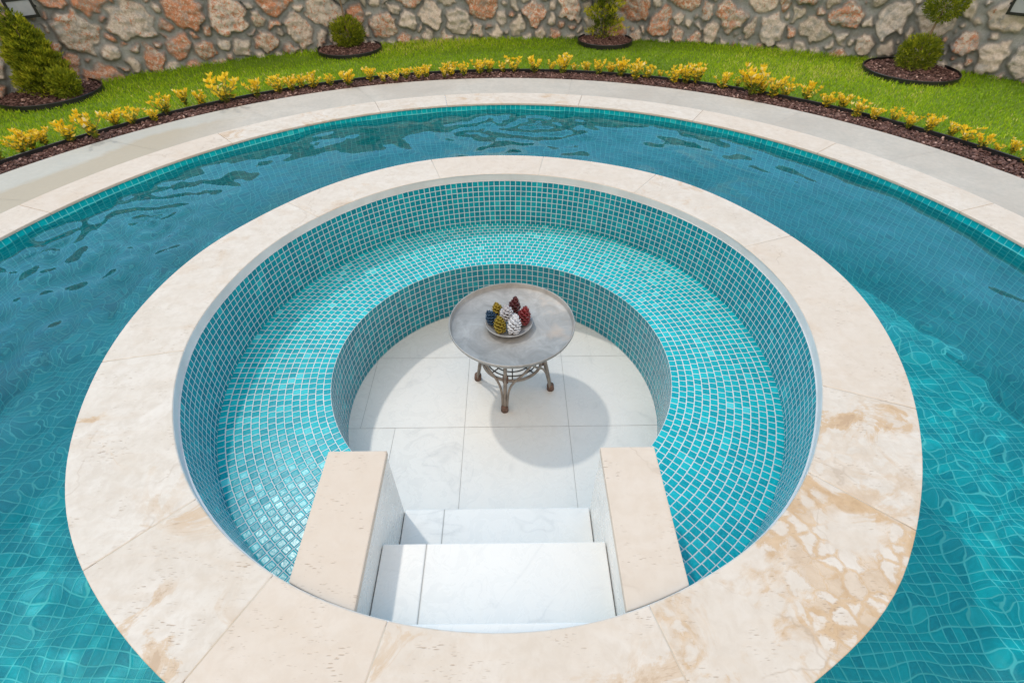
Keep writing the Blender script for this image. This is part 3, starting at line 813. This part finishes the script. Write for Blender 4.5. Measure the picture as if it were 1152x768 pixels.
# big golden conifer on the left
o = empty('conifer_shrub', (-4.42, 5.20, 0), 'big golden green conifer bush leaning over the left lawn corner', 'conifer', 'conifers along the stone wall')
V, F, at = joinc(sprays(cone(-4.39, 5.20, .0, .74, .215, 3, 0, 0, .55), 3600, 61, .034, .011), sprays(ball(-4.17, 5.11, .12, .13), 520, 62, .032, .011))
np_mesh('foliage', V, F, M['conifer'], o, at)
t = MB(); t.tube([(-4.38, 5.2, -.02), (-4.39, 5.2, .3), (-4.39, 5.2, .58)], [.022, .018, .006], 8); t.build('trunk', M['bark'], o)
# pompon conifers
def pompom(x, y, lean, r1, r2, z2, label, sd):
    o = empty('topiary_conifer', (x, y, 0), label, 'conifer', 'conifers along the stone wall')
    V, F, at = sprays(ball(x, y, r1*.85, r1, .88), 1000, sd, .030, .0095); np_mesh('lower_ball', V, F, M['conifer'], o, at)
    V, F, at = sprays(ball(x + lean[0], y + lean[1], z2, r2, .9), 820, sd + 1, .029, .0095); np_mesh('upper_ball', V, F, M['conifer'], o, at)
    t = MB(); t.tube([(x, y, -.02), (x + lean[0]*.3, y + lean[1]*.3, z2*.35), (x + lean[0]*.7, y + lean[1]*.7, z2*.7), (x + lean[0], y + lean[1], z2)], [.014, .012, .010, .008], 8)
    t.build('trunk', M['bark'], o)
pompom(-1.89, 6.80, (-.02, 0), .185, .17, .70, 'ball shaped dark green topiary with bare stem, left of the middle', 71)
pompom(4.15, 5.66, (.03, 0), .185, .17, .585, 'two ball topiary conifer with bare leaning stem at the right', 75)
o = empty('spiral_conifer', (1.16, 7.03, 0), 'slim lumpy golden green conifer against the middle of the wall', 'conifer', 'conifers along the stone wall')
V, F, at = sprays(cone(1.15, 7.01, .0, .95, .17, 9, 26., .42, .45), 1300, 81, .03, .0095); np_mesh('foliage', V, F, M['conifer'], o, at)
t = MB(); t.tube([(1.15, 7.01, -.02), (1.15, 7.01, .8)], [.014, .006], 8); t.build('trunk', M['bark'], o)

# ------------------------------------------------------------------ camera
F_PX, PITCH, ROLL, HC = 564.99, .75664, -.011355, 1.56
cam = bpy.data.cameras.new('camera'); co = bpy.data.objects.new('camera', cam); COL.objects.link(co)
cam.sensor_width = 36; cam.lens = F_PX / 1152 * 36; cam.clip_end = 2000; cam.clip_start = .02
fwd = Vector((0, math.cos(PITCH), -math.sin(PITCH))); up = Vector((0, math.sin(PITCH), math.cos(PITCH))); rt = Vector((1, 0, 0))
c_, s_ = math.cos(ROLL), math.sin(ROLL)
rt2 = rt*c_ + up*s_; up2 = up*c_ - rt*s_
if True:
    rt2 = rt*c_ - up*s_*-1; up2 = up*c_ - rt*s_
mw = Matrix((rt2, up2, -fwd)).transposed().to_4x4(); mw.translation = Vector((0, 0, HC))
co.matrix_world = mw; S.camera = co
def back(u, v, z):
    """point at height z seen at pixel (u, v) of the 1152 x 768 photograph (used once, to survey positions)"""
    d = rt2*((u - 576)/F_PX) + up2*((384 - v)/F_PX) + fwd
    return Vector((0, 0, HC)) + d*((z - HC)/d.z)

# ------------------------------------------------------------------ yellow shrubs in the bed
plants = [(3,183,20),(27,173,17),(37,169,19),(52,164,16),(81,160,20),(108,157,26),(131,143,15),(150,140,16),(175,137,12),(188,130,18),
 (209,119,15),(228,120,14),(256,116,26),(290,111,18),(315,105,15),(329,103,13),(340,100,12),(353,99,13),(372,97,10),(392,97,14),
 (417,93,13),(432,93,9),(445,92,10),(457,90,11),(471,89,10),(480,88,11),(500,88,9),(508,86,12),(522,86,11),(540,84,13),(551,83,12),
 (566,82,9),(579,82,14),(601,83,15),(620,81,9),(633,84,17),(646,82,8),(660,82,9),(673,85,13),(688,84,10),(698,88,16),(715,91,16),
 (728,89,13),(742,88,7),(757,94,14),(771,95,17),(783,95,17),(813,101,14),(829,99,9),(845,108,25),(856,107,14),(868,111,18),(882,110,15),
 (907,114,17),(929,121,13),(946,124,15),(962,133,16),(982,135,11),(1004,138,13),(1021,145,13),(1043,150,17),(1067,155,14),(1083,161,16),
 (1103,168,15),(1121,171,6),(1138,173,13),(1150,184,13)]
def shrub_mesh(sd):
    r = np.random.default_rng(sd); st = MB(); C, D, Ls, Ws, T = [], [], [], [], []
    ns = (8, 11, 9, 13, 7, 10, 12, 8, 11, 9)[sd % 10]; nl = (15, 12, 17, 13, 18, 11, 14, 12, 16, 13)[sd % 10]
    for s_i in range(ns):
        a = r.random()*2*PI; ln = .75 + .35*r.random(); sp = .12 + .50*r.random()
        tip = np.array([math.cos(a)*sp, math.sin(a)*sp, ln]); mid = tip*np.array([.38, .38, .5])
        st.tube([(0, 0, -.12), tuple(mid), tuple(tip)], [.022, .018, .010], 5)
        for q in range(nl):
            u = .20 + .80*q/(nl - 1); pnt = mid*2*u*(1-u) + tip*u*u
            aa = q*2.4 + r.random()
            C.append(pnt); D.append((math.cos(aa), math.sin(aa), .35 + 1.2*u*u)); Ls.append(.24*(.6 + .7*r.random())); Ws.append(.135*(.6 + .7*r.random()))
            T.append(np.clip((.14 if u < .55 and r.random() < .8 else .56) + r.normal(0, .19) + .12*(u > .9), 0, 1))
        for q in range(4):
            aa = q*1.57 + r.random(); C.append(tip); D.append((math.cos(aa)*.7, math.sin(aa)*.7, 1)); Ls.append(.22); Ws.append(.12); T.append(np.clip(.7 + r.normal(0, .15), 0, 1))
    V, F = leaf_cloud(np.array(C), np.array(D), np.array(Ls), np.array(Ws), .2, sd)
    return st, V, F, {'tint': np.repeat(np.array(T), 4)}
protos = []
ordw = lambda n: str(n) + ('th' if 10 <= n % 100 <= 20 else {1: 'st', 2: 'nd', 3: 'rd'}.get(n % 10, 'th'))
def size_word(h): return 'tall' if h >= 22 else 'low' if h <= 10 else 'medium' if h >= 15 else 'small'
for i, (u, v, h) in enumerate(plants):
    p0 = back(u, v - 1, 0.0); depth = (p0 - Vector((0, 0, HC))).dot(fwd)
    hm = max(.055, h * depth / F_PX / math.cos(PITCH) * .74)
    rad_ = math.hypot(p0.x + .139, p0.y - 1.621)
    lab = f'{size_word(h)} yellow leaved shrub in the mulch, {ordw(i+1)} from the left end of the bed'
    if i < 10:
        o = empty('yellow_shrub', (0, 0, 0), lab, 'shrub', 'yellow shrubs edging the lawn')
        st, V, F, at = shrub_mesh(100 + i)
        fo = np_mesh('foliage', V, F, M['yellow'], o, at); sm = st.build('stem', M['green_stem'], o)
        protos.append((o, [fo, sm]))
    else:
        src, ch = protos[(i * 7 + 3) % 10]
        o = src.copy(); COL.objects.link(o); o['label'] = lab
        for c0 in ch:
            c1 = c0.copy(); COL.objects.link(c1); c1.parent = o
    rz = (i * 2.399) % (2*PI); wd = 1.0 + .35*((i * 7) % 5) / 5
    o.location = (p0.x, p0.y, -.012); o.rotation_euler = (0, 0, rz); o.scale = (hm*wd, hm*wd, hm)

# ------------------------------------------------------------------ table
TX, TY = 0.0, 2.065; TZ = -.24
m, nt, b = mat('weathered tray metal'); k = N(nt); p = k.n('ShaderNodeTexCoord').outputs['Object']
n1 = k.noise(p, 7, 5, .65, .8); n2 = k.noise(p, 40, 4, .7); n3 = k.noise(k.vmath('ADD', p, (3., 1., 0.)), 4.5, 4, .6)
c = k.mix(k.mapr(n1, .35, .7), (.215, .207, .195), (.375, .365, .35)); c = k.mix(k.mapr(n2, .45, .7, 0, .4), c, (.22, .215, .205))
sx = k.n('ShaderNodeSeparateXYZ', ins={0: p})
c = k.mix(k.math('MULTIPLY', k.mapr(n3, .52, .68), k.mapr(sx.outputs[0], .0, .2, 0, .5)), c, (.42, .30, .21))
k.link(c, b.inputs['Base Color']); b.inputs['Roughness'].default_value = .5; b.inputs['Metallic'].default_value = .15
k.link(k.bump(n2, .12, .003), b.inputs['Normal'])
M['tray'] = m
M['cane'] = simple('grey brown rattan cane', (.25, .205, .17), .6, var=.35, scale=22, bump=.4, bscale=90)
M['wire'] = simple('dark wire', (.05, .045, .042), .5, var=.2, metal=.4)
M['bind'] = simple('rattan binding', (.15, .08, .055), .7, var=.4, scale=60)
tb = empty('side_table', (TX, TY, FLOOR), 'round grey metal tray table on curved rattan legs in the sunken pit', 'table')
t = MB(); h_ = TZ
RT = .343
t.lathe([(.001, -.019), (RT - .018, -.021), (RT - .011, -.016), (RT - .007, .004), (RT - .004, .007), (RT, .006), (RT + .002, .0), (RT - .003, -.012), (RT - .012, -.024), (RT - .03, -.028), (.001, -.028)], 96, (TX, TY, TZ))
t.build('table_top', M['tray'], tb)
FA = [(-.046, -.200), (-.212, .050), (.228, -.040), (.045, .215)]
HZ = -.53; HR = .172
def bez(P, n=14):
    P = [Vector(p) for p in P]; out = []
    for i in range(n + 1):
        u = i / n; Q = P[:]
        while len(Q) > 1: Q = [Q[j].lerp(Q[j+1], u) for j in range(len(Q) - 1)]
        out.append(Q[0])
    return out
for i, (fx, fy) in enumerate(FA):
    a = math.atan2(fy, fx); rr0 = math.hypot(fx, fy); ca, sa = math.cos(a), math.sin(a); ta = (-sa, ca)
    P3 = lambda r_, s_, z_: (TX + ca*r_ + ta[0]*s_, TY + sa*r_ + ta[1]*s_, z_)
    t = MB()
    t.tube(bez([P3(rr0 + .004, 0, FLOOR), P3(rr0 - .012, 0, FLOOR + .12), P3(.165, 0, FLOOR + .25), P3(.17, 0, TZ - .10), P3(.20, 0, TZ - .026)]), [.0105]*15, 8)
    lg_ = t.build('leg', M['cane'], tb)
    for sgn in (-1, 1):     # side canes that follow the leg, then bow out to the hoop
        t = MB()
        t.tube(bez([P3(rr0 + .002, sgn*.0145, FLOOR + .006), P3(rr0 - .012, sgn*.0145, FLOOR + .13), P3(.18, sgn*.013, FLOOR + .27), P3(.185, sgn*.06, HZ + .005), P3(.15, sgn*.135, HZ + .03), P3(.10, sgn*.185, TZ - .10), P3(.11, sgn*.17, TZ - .028)], 18), .0068, 7)
        t.build('side_cane', M['cane'], lg_)
    t = MB(); t.tube([P3(rr0 + .003, 0, FLOOR + .001), P3(rr0, 0, FLOOR + .042)], [.0225, .021], 10); t.build('foot_binding', M['bind'], lg_)
    t = MB(); t.tube([P3(.172, 0, HZ - .016), P3(.172, 0, HZ + .03)], .0165, 10); t.build('joint_binding', M['bind'], lg_)
t = MB(); t.tube([(TX + HR*math.cos(q*2*PI/64), TY + HR*math.sin(q*2*PI/64), HZ) for q in range(64)], .009, 8, closed=True); t.build('hoop', M['cane'], tb)
t = MB()
for r0 in (.045, .08, .115, .148):
    t.tube([(TX + r0*math.cos(q*2*PI/56), TY + r0*math.sin(q*2*PI/56), HZ + .012 - .0*r0) for q in range(56)], .0038, 6, closed=True)
for q in range(4):
    a = q*PI/4; t.tube([(TX - HR*math.cos(a), TY - HR*math.sin(a), HZ + .006), (TX + HR*math.cos(a), TY + HR*math.sin(a), HZ + .006)], .0038, 6)
t.build('wire_shelf', M['wire'], tb)

# ---- bowl and pine cones
BX, BY, BZ = -.016, 2.055, TZ - .0185
M['bowlmetal'] = simple('grey bowl metal', (.30, .295, .29), .45, var=.2, metal=.2, scale=12)
t = MB(); t.lathe([(.001, .004), (.060, .005), (.095, .016), (.126, .033), (.129, .034), (.131, .031), (.098, .010), (.062, 0.), (.001, 0.)], 64, (BX, BY, BZ))
tag(t.build('bowl', M['bowlmetal']), 'shallow round grey metal bowl on the tray table', 'bowl')
def paint(name, col, rough=.45, metal=0.): return simple('cone paint ' + name, col, rough, metal, var=.25, scale=60)
def pine_cone(loc, axis, ln, rad, col, label, sd, rough=.45, metal=0., tipcol=None):
    r = np.random.default_rng(sd); ln *= .98; rad *= 1.04; ax = Vector(axis).normalized(); q = ax.to_track_quat('Z', 'Y').to_matrix()
    t = MB(); n = 52
    prof = lambda u: rad*(math.sin(PI*min(1, (u*.86 + .14)))**.62)
    core = [(max(.001, prof(u)*.44), ln*(u - .5)) for u in [i/10 for i in range(11)]]
    vs = []; 
    for k_ in range(n):
        u = k_ / (n - 1); a = k_*2.39996; rr_ = prof(u)*(.95 + .12*r.random()); z = ln*(u - .5)
        w = rad*.36*(1 - .3*u); th = rad*.075; rise = rad*(.04 + .60*u)
        ca, sa = math.cos(a), math.sin(a)
        pt = lambda rd, s_, zz: q @ Vector((ca*rd - sa*s_, sa*rd + ca*s_, zz)) + Vector(loc)
        v = [pt(rr_*.35, -w*.5, z - th*.5), pt(rr_*.35, w*.5, z - th*.5), pt(rr_*.85, w, z + rise*.6 - th), pt(rr_, w*.55, z + rise), pt(rr_*1.02, -w*.55, z + rise), pt(rr_*.85, -w, z + rise*.6 - th),
             pt(rr_*.35, -w*.5, z + th), pt(rr_*.35, w*.5, z + th), pt(rr_*.82, w, z + rise*.6 + th*.8), pt(rr_*.97, w*.5, z + rise + th*1.1), pt(rr_*.97, -w*.5, z + rise + th*1.1), pt(rr_*.82, -w, z + rise*.6 + th*.8)]
        t.add(v, [(5,4,3,2,1,0), (6,7,8,9,10,11), (0,1,7,6), (1,2,8,7), (2,3,9,8), (3,4,10,9), (4,5,11,10), (5,0,6,11)])
    m_ = paint(str(sd), col, rough, metal)
    c = MB(); nn = 12
    vv = []
    for rd, z in core:
        for j in range(nn):
            vv.append(q @ Vector((rd*math.cos(2*PI*j/nn), rd*math.sin(2*PI*j/nn), z)) + Vector(loc))
    t.add(vv, [(i*nn+j, i*nn+(j+1) % nn, (i+1)*nn+(j+1) % nn, (i+1)*nn+j) for i in range(10) for j in range(nn)], None, 1, True)
    o = t.build('pine_cone', [m_, M['conecore']])
    tag(o, label, 'pine cone', 'painted pine cones in the bowl')
M['conecore'] = simple('cone core', (.05, .032, .02), .9, var=.3)
zc = BZ + .046
pine_cone((BX-.058, BY+.040, zc+.012), (-.2, .45, .85), .074, .033, (.33, .24, .03), 'gold painted pine cone at the back of the bowl beside the maroon one', 201, .4, .35)
pine_cone((BX+.030, BY+.060, zc+.022), (.12, .5, .85), .092, .034, (.085, .018, .022), 'tall dark maroon pine cone at the back of the bowl', 202)
pine_cone((BX-.088, BY-.002, zc+.002), (-.45, .4, .7), .066, .032, (.018, .055, .115), 'blue painted pine cone at the left edge of the bowl', 203)
pine_cone((BX-.010, BY-.002, zc+.030), (-.10, .30, .9), .066, .036, (.52, .52, .55), 'silvery white pine cone on top in the middle of the pile', 204)
pine_cone((BX-.046, BY-.062, zc+.002), (-.15, .55, .7), .074, .033, (.28, .21, .025), 'olive gold pine cone at the front left of the bowl', 205, .4, .35)
pine_cone((BX+.028, BY-.066, zc+.006), (.12, .62, .7), .088, .036, (.60, .62, .66), 'white pine cone lying at the front of the bowl', 206)
pine_cone((BX+.080, BY+.004, zc+.004), (.2, .55, .75), .082, .036, (.19, .02, .024), 'dark red pine cone at the right edge of the bowl', 207)

# ------------------------------------------------------------------ wall floodlights
m, nt, b = mat('lamp glass'); k = N(nt); b.inputs['Base Color'].default_value = (.32, .36, .42, 1); b.inputs['Roughness'].default_value = .15
n1 = k.noise(k.n('ShaderNodeTexCoord').outputs['Object'], 14, 3); k.link(k.mix(n1, (.26, .30, .36), (.40, .43, .47)), b.inputs['Base Color'])
M['lampglass'] = m
def floodlight(u, v, label, zt):
    d = (rt2*((u - 576)/F_PX) + up2*((384 - v)/F_PX) + fwd).normalized()
    ox, oy = -WX, -WY; bq = ox*d.x + oy*d.y; a_ = d.x**2 + d.y**2; cc = ox*ox + oy*oy - (WR - .10)**2
    s_ = (-bq + math.sqrt(bq*bq - a_*cc))/a_; P = Vector((0, 0, HC)) + d*s_
    nrm = Vector((WX - P.x, WY - P.y, 0)).normalized(); side = Vector((0, 0, 1)).cross(nrm)
    f = (nrm + Vector((0, 0, zt))).normalized(); upv = f.cross(side)
    o = empty('floodlight', tuple(P), label, 'floodlight', 'floodlights on the stone wall')
    def bx(mb, c, hx, hy, hz):
        v = [c + side*sx*hx + upv*sy*hy + f*sz*hz for sx in (-1, 1) for sy in (-1, 1) for sz in (-1, 1)]
        mb.add(v, [(0,1,3,2), (4,6,7,5), (0,4,5,1), (2,3,7,6), (0,2,6,4), (1,5,7,3)])
    w, h = .108, .080
    t = MB(); bx(t, P, w - .004, h - .004, .016); t.build('housing', M['lampblack'], o, bevel=.004)
    t = MB()
    bx(t, P + upv*(h - .010) + f*.018, w, .011, .008); bx(t, P - upv*(h - .010) + f*.018, w, .011, .008)
    bx(t, P + side*(w - .011) + f*.018, .011, h - .022, .0075); bx(t, P - side*(w - .011) + f*.018, .011, h - .022, .0075)
    t.build('frame', M['lampblack'], o)
    t = MB(); bx(t, P + f*.0165, w - .023, h - .022, .003); t.build('glass', M['lampglass'], o)
    t = MB()
    for s2 in (-1, 1): t.tube([P + side*s2*(w + .006), P + side*s2*(w + .006) - nrm*.07, P + side*s2*.03 - nrm*.115], .007, 6)
    bx(t, P - nrm*.105, .05, .03, .012)
    t.build('bracket', M['lampblack'], o)
floodlight(23, 9, 'black framed floodlight on the stone wall above the big golden conifer', -.12)
floodlight(1154, 6, 'black framed floodlight on the stone wall at the far right corner', -.12)

# ------------------------------------------------------------------ light
SUN = Vector((-.65 * math.cos(R_(57.5)), .76 * math.cos(R_(57.5)), math.sin(R_(57.5)))).normalized()
ld = bpy.data.lights.new('sun', 'SUN'); ld.energy = 2.0; ld.angle = R_(2.4); ld.color = (1, .945, .85)
lo = bpy.data.objects.new('sun', ld); COL.objects.link(lo); lo.location = (-3, 4, 8)
lo.rotation_euler = SUN.to_track_quat('Z', 'Y').to_euler()
ld.cycles.is_caustics_light = True
w = bpy.data.worlds.new('World'); S.world = w; w.use_nodes = True; nt = w.node_tree; k = N(nt)
bg = nt.nodes['Background']
sky = k.n('ShaderNodeTexSky', sky_type='NISHITA', sun_disc=False, sun_elevation=math.asin(SUN.z), sun_rotation=math.atan2(SUN.x, SUN.y), air_density=1.2, dust_density=1.5, ozone_density=1.2)
gen = k.n('ShaderNodeTexCoord').outputs['Generated']
cl = k.noise(k.vmath('MULTIPLY', gen, (1., 1., 2.2)), 2.3, 6, .55, .5)
gy = k.n('ShaderNodeSeparateXYZ', ins={0: gen})
cover = k.math('ADD', k.mapr(gy.outputs[1], -.25, .30, .22, -.12), k.math('MULTIPLY', k.mapr(gy.outputs[0], -.16, -.55, 0., .26), k.mapr(gy.outputs[2], .90, .6, 0, 1)))
cm = k.mapr(k.math('ADD', cl, cover), .44, .62, .02, .95)
veil = k.mix(k.mapr(gy.outputs[1], -.1, .4, .5, .8), sky.outputs[0], (3.4, 7.8, 13.0))
band = k.math('MULTIPLY', k.mapr(gy.outputs[2], .75, .45, 0, 1), k.mapr(gy.outputs[1], .25, .6))
veil = k.mix(k.math('MULTIPLY', band, .8), veil, (6.5, 13.5, 21.0))
ccol = k.mix(k.math('MULTIPLY', k.mapr(gy.outputs[0], -.10, -.45), k.mapr(gy.outputs[1], -.05, .3)), (17.5, 15.2, 12.9), (9.0, 15.5, 21.5))
col = k.mix(cm, veil, ccol)
k.link(col, bg.inputs['Color']); bg.inputs['Strength'].default_value = .15
